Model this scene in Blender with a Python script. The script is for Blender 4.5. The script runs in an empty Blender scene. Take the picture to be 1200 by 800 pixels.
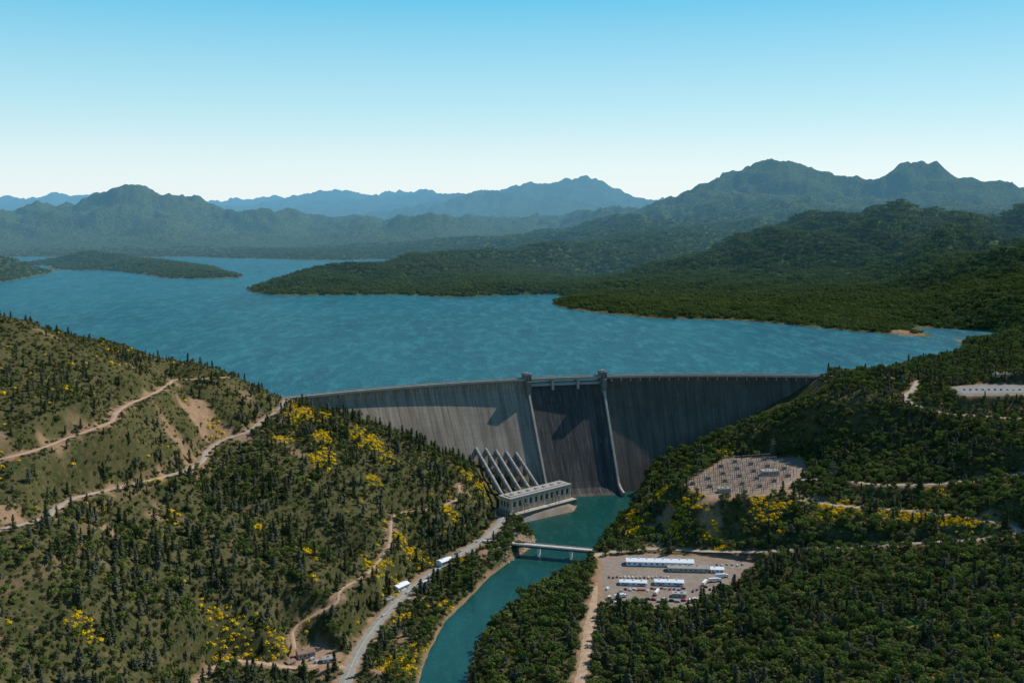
import bpy, bmesh, math, random
import numpy as np
from mathutils import Vector, Matrix
random.seed(7); np.random.seed(7)
R_=np.random.RandomState(11)
scene=bpy.context.scene
# ------------------------------------------------------------------ image pixels + guessed elevation or distance, projected through the camera -> ground position
CAMZ=258.0; P=math.atan(160/1200); cP,sP=math.cos(P),math.sin(P)
def S(u,v,z):
    a=P+math.atan((v-400)/1200); Y=(CAMZ-z)/math.tan(a)
    return ((u-600)/1200*(Y*cP+(CAMZ-z)*sP),Y,z)
def D(u,v,Y):
    a=P+math.atan((v-400)/1200); z=CAMZ-Y*math.tan(a)
    return ((u-600)/1200*(Y*cP+(CAMZ-z)*sP),Y,z)
def L(u,v,z=-45):
    x,y,_=S(u,v,-6); return (x,y,z)
# ------------------------------------------------------------------ noise
def pn(x,y,seed=0):
    xi=np.floor(x).astype(np.int64); yi=np.floor(y).astype(np.int64)
    xf=x-xi; yf=y-yi
    u=xf*xf*xf*(xf*(xf*6-15)+10); w=yf*yf*yf*(yf*(yf*6-15)+10)
    def g(ix,iy,dx,dy):
        h=(ix*374761393+iy*668265263+seed*144269504)&0xFFFFFFFF
        h=((h^(h>>13))*1274126177)&0xFFFFFFFF
        h=h^(h>>16)
        a=h*(2*math.pi/4294967296.0)
        return np.cos(a)*dx+np.sin(a)*dy
    n00=g(xi,yi,xf,yf); n10=g(xi+1,yi,xf-1,yf); n01=g(xi,yi+1,xf,yf-1); n11=g(xi+1,yi+1,xf-1,yf-1)
    a=n00+u*(n10-n00); b=n01+u*(n11-n01)
    return (a+w*(b-a))*1.4
def fbm(x,y,wl,o=4,seed=0):
    s=0;a=1;t=0
    for i in range(o):
        s=s+a*pn(x/wl+i*13.7,y/wl-i*7.3,seed+i); t+=a; a*=.5; wl*=.5
    return s/t
def ridged(x,y,wl,o=4,seed=0):
    s=0;a=1;t=0
    for i in range(o):
        s=s+a*(1-2*np.abs(pn(x/wl+i*3.7,y/wl-i*9.3,seed+i))); t+=a; a*=.5; wl*=.48
    return s/t
def sstep(a,b,x):
    t=np.clip((x-a)/(b-a),0,1); return t*t*(3-2*t)
# ------------------------------------------------------------------ roads
roads={
 'hill_track':dict(w=5.5,m='dirt',p=[(-60,552,40),(0,538,45),(40,528,45),(75,515,45),(108,503,47),(130,494,48),(136,484,50),(150,474,50),(178,462,49),(197,451,48),(205,445,47),(235,444,45),(265,442,41)]),
 'hill_road':dict(w=7,m='gravel',p=[(-60,632,18),(0,620,15),(50,608,10),(64,597,8),(90,583,3),(150,569,-6),(215,552,-17),(237,540,-20),(243,528,-18),(262,515,-14),(292,505,-10),(308,492,-7),(325,482,-3),(336,468,0)]),
 'valley_road':dict(w=11,m='asphalt',p=[(392,840,-141),(408,790,-141),(428,750,-141),(462,708,-141),(500,675,-141),(540,648,-140),(566,632,-139),(583,616,-141),(590,606,-142)]),
 'side_road':dict(w=6,m='dirt',p=[(408,784,-141),(385,778,-140),(345,782,-138),(300,776,-132),(262,776,-125),(230,800,-118)]),
 'hill_trail':dict(w=3.5,m='dirt',p=[(345,760,-132),(344,738,-128),(368,720,-120),(394,706,-115),(400,690,-110),(430,672,-112),(455,640,-108),(462,604,-100),(500,597,-108),(535,585,-112),(538,566,-104)]),
 'river_track':dict(w=9,m='dirt',p=[(668,840,-141),(684,780,-140),(690,735,-139),(698,700,-139),(704,668,-139),(700,648,-139)]),
 'canyon_road':dict(w=7.5,m='gravel',p=[(700,648,-139),(760,643,-138),(840,646,-134),(900,646,-128),(960,641,-118),(1040,638,-106),(1110,634,-95),(1165,630,-84),(1194,622,-76),(1170,612,-77),(1110,603,-83),(1050,597,-88),(980,592,-92),(935,583,-93),(918,572,-90),(935,563,-86),(975,562,-82),(1040,568,-74),(1120,565,-66),(1210,553,-52)]),
 'overlook_road':dict(w=7,m='gravel',p=[(972,441,0),(1010,441,1),(1050,443,2),(1072,445,2),(1070,456,-2),(1060,466,-6),(1078,476,-10),(1110,484,-14),(1170,489,-15),(1230,492,-15)]),
 'ridge_track':dict(w=5,m='dirt',p=[(820,600,-104),(870,592,-100),(905,585,-96),(918,574,-91)]),
}
# ------------------------------------------------------------------ terrain control
C=[]
C+=[D(-150,355,1050),D(0,376,1100),D(50,386,1150),D(100,398,1200),D(150,411,1235),D(200,425,1270),D(265,443,1310),D(310,462,1350),S(335,467,0)]
C+=[(-1000,1500,-25),(-650,1500,-30),(-450,1560,-40),(-330,1560,-50),(-250,1500,-55),(-1300,1400,-20),(-1100,900,150)]
C+=[D(0,450,960),D(100,440,1070),S(-150,600,40),S(-150,800,-10),S(0,800,-40),S(0,700,-15),S(150,800,-75),S(150,700,-50),S(150,640,-32),S(60,660,-8),
 S(300,800,-125),S(300,700,-95),S(300,600,-60),S(300,545,-30),S(230,640,-55),S(230,740,-88),S(400,720,-130),S(400,650,-106),S(400,585,-72),S(390,530,-40),S(345,500,-16),
 S(400,496,-20),S(470,521,-52),S(540,552,-92),S(570,588,-132),S(500,600,-110),S(480,555,-74),S(440,620,-98),S(520,640,-138),S(470,660,-130),S(550,622,-141),S(0,900,-60),S(200,900,-110),S(400,900,-142)]
C+=[(-33,1385,-116),(25,1428,-120),(20,1400,-130),(62,1420,-143),(-56,1438,-92),(0,1455,-100),(-5,1370,-132),(-90,1400,-80),(-140,1400,-66),(-200,1390,-40)]
C+=[S(600,800,-146),S(600,900,-146),S(650,740,-144),S(800,900,-132),S(760,780,-138),S(720,680,-139),S(790,680,-138),S(860,690,-137),S(800,720,-138),S(740,625,-138),S(722,606,-146),
 S(900,800,-124),S(900,740,-131),S(1000,700,-117),S(1000,780,-112),S(1100,740,-104),S(1100,800,-103),S(1200,800,-98),S(1200,700,-92),S(1200,900,-95),S(1300,800,-85),S(1050,680,-110),S(1200,655,-84),S(1350,650,-50),
 S(1000,612,-98),S(900,612,-108),S(830,622,-127),S(790,625,-132),S(775,590,-112),S(758,570,-130),S(1100,620,-90),
 S(740,558,-131),S(800,534,-104),S(890,494,-60),S(940,466,-28),S(963,446,-4),S(850,540,-87),S(930,540,-82),S(850,520,-78),S(950,500,-42),S(1000,465,-6),S(1000,520,-58),
 S(1130,455,6),S(1200,450,10),S(1100,520,-42),S(1200,520,-26),S(1200,590,-58),S(1100,545,-56),S(1300,520,-5),S(1350,450,40)]
C+=[(240,1250,-86),(330,1300,-82),(300,1220,-88)]
C+=[(0,1600,-70),(150,1600,-80),(300,1610,-60),(-150,1560,-60),(420,1610,-30),(80,1500,-150),(150,1500,-150)]
C+=[S(982,438,-6),S(1062,424,-6),S(1116,398,-6),D(1100,436,1560),D(1150,412,1750),D(1200,392,1800),D(1300,375,1850),D(1150,400,2100),(1300,2150,10),(1500,2050,60),D(1060,432,1600)]
for u,v in [(100,345),(200,362),(320,372),(440,352),(420,400),(520,362),(600,385),(700,395),(800,402),(900,408),(1000,402),(960,425),(300,430),(420,440),(550,430),(680,428),(800,428),(900,428),(1050,400),(250,336),(110,335),(330,309),(390,311),(20,342),(600,354),(640,348),(220,304),(280,306),(60,360),(-100,345),(-100,380),(440,308),(40,304.5),(720,380),(860,385)]:
    C.append(L(u,v))
for u,v in [(650,353),(680,362),(770,371.5),(860,374),(945,381),(1010,387),(1065,392)]: C.append(S(u,v,-4))
C+=[D(665,346,2960),D(715,328,3150),D(790,307,3350),D(850,289,3500),D(900,273,3600),D(960,262,3650),D(1010,256,3700),D(1060,255,3700),D(1110,261,3600),D(1200,252,3500),D(1350,238,3400)]
C+=[D(1080,328,2700),D(1150,318,2600),D(1200,306,2600),D(1100,375,2250),D(1200,350,2200),D(960,328,2850),D(880,328,3000),D(1000,297,3150),D(1350,320,2500),D(820,348,2750)]
C+=[D(720,338,3700),D(850,306,4000),D(1000,282,4300),D(1200,278,4300)]
for u,v in [(297,341),(350,345),(430,344.5),(540,347),(620,344.5),(650,344)]: C.append(S(u,v,-4))
C+=[D(330,328,3280),D(370,320,3400),(-580,3750,-35),D(430,314,3550),D(480,307,3700),D(540,300,3850),D(590,301,3900),D(640,299,3900),D(700,291,4100),D(760,285,4200),D(820,281,4400)]
C+=[D(560,325,3350),D(470,328,3300)]
C+=[(-500,4200,-40),(-350,4600,-40),L(480,306.5)]
C+=[D(500,296,5000),D(560,285,5200),D(610,279,5500),D(660,271,5900),D(700,265,6200),D(740,262,5500),D(640,290,4800),D(760,275,5000)]
C+=[D(640,278,6600),D(700,264,6900),D(750,246,7000),D(800,238,7000),D(850,214,7000),D(885,196,7000),D(915,187,7000),D(945,199,7000),D(970,217,7000),D(1000,232,7000),D(1045,212,6900),D(1085,201,6900),D(1125,218,6800),D(1165,232,6800),D(1200,241,6700),D(1350,245,6500)]
C+=[D(840,262,5600),D(900,245,5900),D(960,250,5600),D(1080,245,5700),D(1150,255,5400)]
C+=[(x,8600,100) for x in (500,1500,2500,3500,4800)]
for u,v in [(-60,301),(0,301),(70,301),(180,301),(260,302),(330,303.5),(400,304.5),(465,303.5)]: C.append(S(u,v,-4))
C+=[D(-150,255,7500),D(-60,260,7500),D(0,260,7500),D(60,250,7500),D(105,240,7400),D(140,232,7400),D(170,231,7400),D(210,240,7300),D(260,251,7200),D(310,264,7100),D(360,275,7000),D(400,271,7000),D(445,258,7000),D(500,251,7100),D(530,259,7100),D(560,272,6900),D(600,283,6500)]
C+=[D(60,280,6300),D(160,272,6400),D(250,282,6200),D(440,285,6100),D(340,290,6200)]
C+=[(x,9000,50) for x in (-4500,-3000,-1500,-600,200)]
for u,v in [(0,330),(50,317),(30,308),(58,311),(180,308),(60,314),(135,317),(275,325),(275,321),(190,325),(240,326)]: C.append(S(u,v,-5))
C+=[D(0,302,3850),D(25,308,3900),D(-60,295,3800),D(90,299,4600),D(140,302,4500),D(170,307,4150),D(210,310,4080),D(245,315,4050),D(120,309,4250),D(-150,290,3700)]
C+=[L(300,318),L(70,322),L(100,326),L(290,330)]
C+=[D(500,250,13500),D(530,238,13500),D(565,226,13500),D(600,220,13500),D(640,214,13500),D(665,207,13500),D(690,206,13500),D(715,214,13500),D(745,229,13500),D(770,241,13500),D(640,245,11500),D(560,250,11500),D(720,247,11500)]
C+=[D(240,247,18500),D(280,246,18500),D(330,240,18500),D(380,234,18500),D(430,229,18500),D(465,224,18500),D(500,229,18500),D(540,240,18500),D(820,243,19000),D(1200,236,19000)]
C+=[D(-100,243,19500),D(0,239,19500),D(60,232,19500),D(120,235,19500),D(165,229,19500),D(205,235,19500)]
C+=[(-9000,26000,50),(0,26000,50),(9000,26000,50),(-20000,50000,50),(0,50000,50),(20000,50000,50),(-5000,15500,100),(3000,16000,100),(8000,14000,150),(-6000,12500,120),(-1500,12500,120)]
for k,r in roads.items():
    for q in r['p']: C.append(S(*q))
C=np.array(C,float)
def lp(x,y): return np.arctan2(x,y),0.5*np.log(x*x+y*y)
ct,cr=lp(C[:,0],C[:,1])
keep=[]
for i in range(len(C)):
    if all((ct[i]-ct[j])**2+(cr[i]-cr[j])**2>0.006**2 for j in keep): keep.append(i)
C=C[keep]; ct=ct[keep]; cr=cr[keep]
c2=0.02**2
A=np.sqrt((ct[:,None]-ct)**2+(cr[:,None]-cr)**2+c2)
n=len(C); M=np.zeros((n+3,n+3)); M[:n,:n]=A-np.eye(n)*0.0008
M[:n,n]=1;M[:n,n+1]=ct;M[:n,n+2]=cr;M[n:,:n]=M[:n,n:].T
W=np.linalg.solve(M,np.concatenate([C[:,2],[0,0,0]]))
NA=860; th=np.linspace(-math.radians(42),math.radians(42),NA)
rows=np.concatenate([np.linspace(math.log(330),math.log(2200),600,endpoint=False),np.linspace(math.log(2200),math.log(60000),520)])
NR=len(rows); NEAR=600
T,Rr=np.meshgrid(th,rows)
H=np.empty(T.shape)
ctf=ct.astype(np.float32); crf=cr.astype(np.float32); Wf=W[:n].astype(np.float32)
for i in range(0,NR,20):
    t=T[i:i+20].astype(np.float32).ravel(); r=Rr[i:i+20].astype(np.float32).ravel()
    acc=np.sqrt((t[:,None]-ctf)**2+(r[:,None]-crf)**2+np.float32(c2))@Wf
    H[i:i+20]=(acc+W[n]+W[n+1]*t+W[n+2]*r).reshape(-1,NA)
X=np.exp(Rr)*np.sin(T); Y=np.exp(Rr)*np.cos(T)
dist=np.exp(Rr)
# far relief
f0=int(np.searchsorted(rows,math.log(1880)))
xf,yf,hf,df=X[f0:],Y[f0:],H[f0:],dist[f0:]
farw=sstep(1900,2700,df)
wx=xf+160*fbm(xf,yf,900,2,50); wy=yf+160*fbm(xf,yf,900,2,60)
up=np.clip(hf+4,0,None)
rg=ridged(wx,wy,1350,3,5); rg2=ridged(wx,wy,560,4,25); rg3=ridged(wx,wy,210,3,35); rg4=ridged(wx,wy,3800,3,45)
vf=sstep(9000,12000,df)
hf+=farw*(np.clip(up*.55,0,130)*(rg-.46)+np.clip(up*.62,0,105)*(rg2-.42)+np.clip(up*.22,0,30)*(rg3-.4)+vf*np.clip(up*.6,0,230)*(rg4-.45)+np.clip(up*.05+1.5,0,5)*fbm(xf,yf,90,2,31))
# near relief
n1_=int(np.searchsorted(rows,math.log(2720)))
xf,yf,hf=X[:n1_],Y[:n1_],H[:n1_]
wx=xf+60*fbm(xf,yf,400,2,50); wy=yf+60*fbm(xf,yf,400,2,60)
abv=np.where(yf>1560,np.clip(hf+6,0,30)/30,1.0)
hf+=(1-sstep(1900,2700,dist[:n1_]))*abv*(14*(ridged(wx,wy,190,3,70)-.38)+3*fbm(xf,yf,45,3,80))
def catmull(p,step=3.0):
    p=[np.array(q,float) for q in p]; p=[2*p[0]-p[1]]+p+[2*p[-1]-p[-2]]
    out=[]
    for i in range(1,len(p)-2):
        a,b,c,d=p[i-1:i+3]; nn=max(2,int(np.linalg.norm(c-b)/step))
        for k in range(nn):
            t=k/nn
            out.append(.5*((2*b)+(c-a)*t+(2*a-5*b+4*c-d)*t*t+(3*b-a-3*c+d)*t**3))
    out.append(p[-2]); return np.array(out)
DR=np.full(T.shape,1e3); ZR=np.zeros(T.shape)
dth=th[1]-th[0]
def ij(x,y):
    t=math.atan2(x,y); r=.5*math.log(x*x+y*y)
    return np.interp(r,rows,np.arange(NR)),(t-th[0])/dth
for k,r in roads.items():
    pts=catmull([S(*q) for q in r['p']])
    z=pts[:,2].copy()
    for _ in range(6): z[1:-1]=(z[:-2]+z[1:-1]+z[2:])/3
    pts[:,2]=z; r['pts']=pts; hw=r['w']/2
    for (x,y,zz) in pts:
        fi,fj=ij(x,y); rr=math.hypot(x,y); rad=hw+22
        di=int(rad/(rr*0.00316))+2; dj=int(rad/(rr*dth))+2
        i0,i1=max(0,int(fi)-di),min(NEAR,int(fi)+di); j0,j1=max(0,int(fj)-dj),min(NA,int(fj)+dj)
        if i1<=i0 or j1<=j0: continue
        d=np.hypot(X[i0:i1,j0:j1]-x,Y[i0:i1,j0:j1]-y)-hw
        sub=DR[i0:i1,j0:j1]; m=d<sub
        sub[m]=d[m]; ZR[i0:i1,j0:j1][m]=zz
w=1-sstep(2.5,18,DR); H=H*(1-w)+ZR*w
def sdf(poly,x,y):
    poly=np.array(poly)[:,:2]; d=np.full(x.shape,1e9); ins=np.zeros(x.shape,bool)
    for i in range(len(poly)):
        a=poly[i];b=poly[(i+1)%len(poly)]
        ex,ey=b-a; px=x-a[0];py=y-a[1]
        t=np.clip((px*ex+py*ey)/(ex*ex+ey*ey),0,1)
        d=np.minimum(d,np.hypot(px-ex*t,py-ey*t))
        c=((a[1]>y)!=(b[1]>y)); 
        with np.errstate(divide='ignore',invalid='ignore'):
            xx=(b[0]-a[0])*(y-a[1])/(b[1]-a[1]+1e-12)+a[0]
        ins^=(c&(x<xx))
    return np.where(ins,-d,d)
pads={
 'yard':([S(u,v,-138.5) for u,v in [(702,652),(760,648),(880,656),(884,668),(850,690),(805,714),(740,712),(704,708)]],-138.5,14),
 'switch':([S(u,v,-88) for u,v in [(800,569),(852,536),(940,536),(946,556),(905,580),(832,583)]],-88,42),
 'power':([(-34,1290),(-2,1268),(16,1270),(92,1345),(62,1392),(-14,1322)],-143,10),
 'lot':([S(u,v,6) for u,v in [(1112,453),(1150,450),(1210,450),(1212,462),(1128,464)]],6,10),
 'camp':([S(u,v,-139) for u,v in [(340,770),(372,752),(405,768),(380,786),(345,784)]],-139,8),
}
xn,yn,hn=X[:NEAR],Y[:NEAR],H[:NEAR]
BARE=np.zeros(T.shape); PADD=np.full(T.shape,1e3); PAVE=np.zeros(T.shape)
for k,(poly,z,bl) in pads.items():
    d=sdf(poly,xn,yn); w=1-sstep(0,bl,d); hn[:]=hn*(1-w)+z*w
    PADD[:NEAR]=np.minimum(PADD[:NEAR],d)
    PAVE[:NEAR]=np.maximum(PAVE[:NEAR],(1-sstep(-6,1,d+3*fbm(xn,yn,30,2,44)))*{'yard':.8,'switch':.6,'power':1,'lot':1,'camp':.2}[k])
river=[S(u,v,-150) for u,v in [(650,572),(676,592),(672,599),(608,613),(626,628),(628,638),(606,652),(588,664),(575,674),(550,700),(520,730),(502,765),(490,800),(470,880),(540,880),(546,800),(558,752),(588,717),(636,686),(676,667),(694,652),(704,632),(724,612),(746,590),(748,572),(740,560)]]
river[0]=(50,1480,-150); river[-1]=(200,1480,-150)
dr=sdf(river,xn,yn)+1.5*fbm(xn,yn,18,2,90)
dn=yn<1470
hr=np.where(dr<0,-150-np.clip(-dr*.5,0,5),np.maximum(hn,-150+np.clip(dr*.55,0,5)))
blendr=sstep(0,26,dr)
hr=np.where(dr>0,hr*blendr+(1-blendr)*np.minimum(hr,-149.8+dr*.75),hr)
hn[:]=np.where(dn,hr,hn)
RD=np.full(T.shape,1e3); RD[:NEAR]=dr
# ------------------------------------------------------------------ dam arc
Ac,Bc,Cc=S(340,465,0),S(705,440,0),S(966,440,0)
def circ(a,b,c):
    ax,ay=a[:2];bx,by=b[:2];cx,cy=c[:2]
    d=2*(ax*(by-cy)+bx*(cy-ay)+cx*(ay-by))
    ux=((ax*ax+ay*ay)*(by-cy)+(bx*bx+by*by)*(cy-ay)+(cx*cx+cy*cy)*(ay-by))/d
    uy=((ax*ax+ay*ay)*(cx-bx)+(bx*bx+by*by)*(ax-cx)+(cx*cx+cy*cy)*(bx-ax))/d
    return ux,uy,math.hypot(ax-ux,ay-uy)
OX,OY,RA=circ(Ac,Bc,Cc)
def ang(p): return math.atan2(p[0]-OX,p[1]-OY)
aL,aR=ang(Ac),ang(Cc)
def DP(a,t,z): return (OX+(RA-t)*math.sin(a),OY+(RA-t)*math.cos(a),z)
def sp_ang(u,v=442):
    return ang(S(u,v,0))
a1,a2=sp_ang(615,443),sp_ang(706,441)
SL=0.76
def face_t(z): return 10 if z>-14 else 10+SL*(-14-z)
td=RA-np.hypot(X-OX,Y-OY); ta=np.arctan2(X-OX,Y-OY)
inarc=(ta>aL-.0)&(ta<aR)&(Y<2000)
mk_=inarc&(td>-8)&(td<125)
edge=np.minimum(ta-aL,aR-ta)*RA
H=np.where(mk_&(edge>20)&(td<14),np.minimum(H,-20),H)
H=np.where(inarc&(td<=0)&(td>-60)&(edge>10),np.minimum(H,-20),H)
midc=(ta>a1-.02)&(ta<a2+.02)
H=np.where(mk_&midc,np.minimum(H,-153),H)
def height(x,y):
    x=np.asarray(x,float);y=np.asarray(y,float)
    fj=(np.arctan2(x,y)-th[0])/dth; fi=np.interp(.5*np.log(x*x+y*y),rows,np.arange(NR))
    i=np.clip(fi.astype(int),0,NR-2); j=np.clip(fj.astype(int),0,NA-2); a=fi-i; b=np.clip(fj-j,0,1)
    return (H[i,j]*(1-a)*(1-b)+H[i+1,j]*a*(1-b)+H[i,j+1]*(1-a)*b+H[i+1,j+1]*a*b)
def samp(G,x,y):
    fj=(np.arctan2(x,y)-th[0])/dth; fi=np.interp(.5*np.log(x*x+y*y),rows,np.arange(NR))
    return G[np.clip(np.rint(fi).astype(int),0,NR-1),np.clip(np.rint(fj).astype(int),0,NA-1)]
# soil masks (only the near part of the ground needs them)
nb_=BARE[:NEAR]; d0=DR[:NEAR]
nb_[:]=np.maximum(nb_,.9*(1-sstep(-1,7,d0+8*fbm(xn,yn,16,2,3))))
nb_[:]=np.maximum(nb_,1-sstep(-1,4,PADD[:NEAR]+3*fbm(xn,yn,12,2,4)))
nb_[:]=np.maximum(nb_,(1-sstep(1,5,dr+4*fbm(xn,yn,20,2,5)))*0.6*(yn<1470))
er=sstep(.20,.45,fbm(xn,yn,75,4,203))*sstep(-90,-20,H[:NEAR])*(xn<-60)*(yn<1500)
nb_[:]=np.maximum(nb_,.75*er)
spots=[(240,507,-8,34,.85),(285,512,-12,16,.8),(205,490,6,16,.6),(10,590,28,20,.8),(620,638,-146,20,.9),(565,655,-142,14,.9),(600,570,-125,28,.85),(775,602,-112,22,.7),(835,592,-90,14,.7),(925,575,-88,20,.8),(1060,388,0,50,.8),(770,640,-138,16,.7),(130,640,-32,12,.7),(380,790,-140,14,.8),(470,745,-142,12,.6),(440,790,-142,9,.7),(490,700,-142,9,.7),(950,585,-90,20,.7),(1110,395,0,50,.6),(545,575,-108,13,.7),(235,470,30,14,.7),(60,520,45,16,.7),(1010,612,-98,14,.6),(100,450,90,14,.5),(180,600,-25,12,.7),(1150,606,-78,14,.6),(800,540,-95,14,.5)]
far_b=BARE
for u,v,z,rad,st in spots:
    x,y,_=S(u,v,z); 
    fi,fj=ij(x,y); i0,i1=max(0,int(fi)-60),min(NR,int(fi)+60); j0,j1=max(0,int(fj)-60),min(NA,int(fj)+60)
    xs,ys=X[i0:i1,j0:j1],Y[i0:i1,j0:j1]; d=np.hypot(xs-x,ys-y)+rad*1.1*fbm(xs,ys,24,3,9)
    BARE[i0:i1,j0:j1]=np.maximum(BARE[i0:i1,j0:j1],st*(1-sstep(rad*.4,rad,d)))
BARE=np.clip(BARE,0,1)
GRASS=np.zeros(T.shape)
for u,v,z,rad,st in [(1070,726,-107,20,.8),(1130,735,-105,14,.7),(770,635,-136,16,.5),(1160,625,-84,14,.5),(900,640,-128,10,.5),(945,583,-90,18,.7),(990,575,-84,14,.6),(600,720,-146,12,.5),(470,760,-144,16,.6),(440,700,-138,14,.5),(520,690,-144,10,.5)]:
    x,y,_=S(u,v,z)
    fi,fj=ij(x,y); i0,i1=max(0,int(fi)-60),min(NR,int(fi)+60); j0,j1=max(0,int(fj)-60),min(NA,int(fj)+60)
    xs,ys=X[i0:i1,j0:j1],Y[i0:i1,j0:j1]; d=np.hypot(xs-x,ys-y)+rad*1.1*fbm(xs,ys,20,3,19)
    GRASS[i0:i1,j0:j1]=np.maximum(GRASS[i0:i1,j0:j1],st*(1-sstep(rad*.3,rad,d)))
# ------------------------------------------------------------------ materials
class NT:
    def __init__(s,name):
        s.m=bpy.data.materials.new(name); s.m.use_nodes=True; s.t=s.m.node_tree; s.t.nodes.clear()
        s.out=s.t.nodes.new('ShaderNodeOutputMaterial')
        try: s.m.cycles.emission_sampling='NONE'
        except: pass
    def n(s,typ,**k):
        nd=s.t.nodes.new(typ)
        for a,b in k.items(): setattr(nd,a,b)
        return nd
    def l(s,a,b): s.t.links.new(a,b)
    def noise(s,vec,scale,detail=4,rough=.6,dist=0):
        nd=s.n('ShaderNodeTexNoise'); nd.inputs['Scale'].default_value=scale; nd.inputs['Detail'].default_value=detail; nd.inputs['Roughness'].default_value=rough; nd.inputs['Distortion'].default_value=dist
        s.l(vec,nd.inputs['Vector']); return nd.outputs['Fac']
    def ramp(s,f,stops):
        nd=s.n('ShaderNodeValToRGB'); e=nd.color_ramp.elements
        while len(e)<len(stops): e.new(.5)
        for i,(p,c) in enumerate(stops): e[i].position=p; e[i].color=(*c,1) if len(c)==3 else c
        s.l(f,nd.inputs[0]); return nd.outputs[0]
    def mix(s,f,a,b,mode='MIX'):
        nd=s.n('ShaderNodeMix',data_type='RGBA',blend_type=mode)
        for k,v in ((0,f),(6,a),(7,b)):
            if isinstance(v,(int,float)): nd.inputs[k].default_value=v
            elif isinstance(v,tuple): nd.inputs[k].default_value=(*v,1)
            else: s.l(v,nd.inputs[k])
        return nd.outputs[2]
    def math(s,op,a,b=0.0,clamp=False):
        nd=s.n('ShaderNodeMath',operation=op,use_clamp=clamp)
        for k,v in ((0,a),(1,b)):
            if isinstance(v,(int,float)): nd.inputs[k].default_value=v
            else: s.l(v,nd.inputs[k])
        return nd.outputs[0]
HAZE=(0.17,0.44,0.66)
def haze(nt,sh,Lh=12000.0,start=2700.0):  # distance haze painted in: blue emission mixed over far surfaces
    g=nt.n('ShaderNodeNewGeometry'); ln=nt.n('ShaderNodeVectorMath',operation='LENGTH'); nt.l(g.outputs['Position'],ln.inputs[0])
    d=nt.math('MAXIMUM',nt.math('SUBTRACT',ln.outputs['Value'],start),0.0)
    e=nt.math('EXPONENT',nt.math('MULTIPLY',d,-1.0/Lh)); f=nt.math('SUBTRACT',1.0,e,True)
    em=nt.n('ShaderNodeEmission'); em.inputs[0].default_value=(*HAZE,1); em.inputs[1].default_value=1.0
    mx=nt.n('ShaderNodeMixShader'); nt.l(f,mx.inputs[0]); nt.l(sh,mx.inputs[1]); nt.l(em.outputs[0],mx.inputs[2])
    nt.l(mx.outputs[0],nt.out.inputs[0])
def terrain_mat():
    t=NT('hillside_ground'); g=t.n('ShaderNodeNewGeometry'); p=g.outputs['Position']
    a=t.n('ShaderNodeAttribute',attribute_name='bare'); gr=t.n('ShaderNodeAttribute',attribute_name='grass'); fa=t.n('ShaderNodeAttribute',attribute_name='far'); pv=t.n('ShaderNodeAttribute',attribute_name='pave')
    n1=t.noise(p,.02,6); n2=t.noise(p,.18,5,.7); n3=t.noise(p,.9,3,.7)
    c=t.mix(t.ramp(n1,[(.38,(0,0,0)),(.62,(1,1,1))]),(.052,.062,.022),(.095,.092,.038))
    c=t.mix(t.ramp(n2,[(.48,(0,0,0)),(.72,(1,1,1))]),c,(.165,.118,.068))
    c=t.mix(t.math('MULTIPLY',n3,.7),c,(.5,.5,.5),'MULTIPLY')
    vor=t.n('ShaderNodeTexVoronoi'); vor.inputs['Scale'].default_value=.075; t.l(p,vor.inputs['Vector'])
    fc=t.mix(t.ramp(vor.outputs['Distance'],[(.1,(1,1,1)),(.7,(0,0,0))]),(.03,.045,.018),(.085,.115,.042))
    c=t.mix(fa.outputs['Fac'],c,fc)
    c=t.mix(t.math('MULTIPLY',gr.outputs['Fac'],t.ramp(n2,[(.3,(.4,.4,.4)),(.6,(1,1,1))])),c,(.16,.21,.05))
    dirt=t.mix(n2,(.19,.10,.06),(.38,.22,.13)); dirt=t.mix(t.ramp(n3,[(.4,(0,0,0)),(.7,(1,1,1))]),dirt,(.38,.27,.18))
    gvl=t.mix(n3,(.18,.16,.14),(.29,.26,.225)); gvl=t.mix(t.ramp(t.noise(p,.05,4),[(.45,(0,0,0)),(.65,(1,1,1))]),gvl,(.21,.16,.115))
    dirt=t.mix(pv.outputs['Fac'],dirt,gvl)
    sep=t.n('ShaderNodeSeparateXYZ'); t.l(p,sep.inputs[0]); zz=sep.outputs[2]
    sh=t.math('MULTIPLY',t.math('LESS_THAN',zz,-3.8),t.math('GREATER_THAN',zz,-12.0))
    c=t.mix(t.math('MULTIPLY',sh,.4),c,(.20,.13,.08))
    bf=t.math('MULTIPLY',a.outputs['Fac'],t.ramp(n2,[(.25,(.55,.55,.55)),(.5,(1,1,1))])); bf=t.math('MAXIMUM',bf,pv.outputs['Fac'],True)
    c=t.mix(bf,c,dirt)
    b=t.n('ShaderNodeBump'); b.inputs['Strength'].default_value=.6; b.inputs['Distance'].default_value=2.0
    t.l(t.math('ADD',t.math('MULTIPLY',n2,.8),t.math('MULTIPLY',t.math('MULTIPLY',vor.outputs['Distance'],-3.0),fa.outputs['Fac'])),b.inputs['Height'])
    d=t.n('ShaderNodeBsdfDiffuse'); t.l(c,d.inputs[0]); t.l(b.outputs[0],d.inputs['Normal']); haze(t,d.outputs[0]); return t.m
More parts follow.
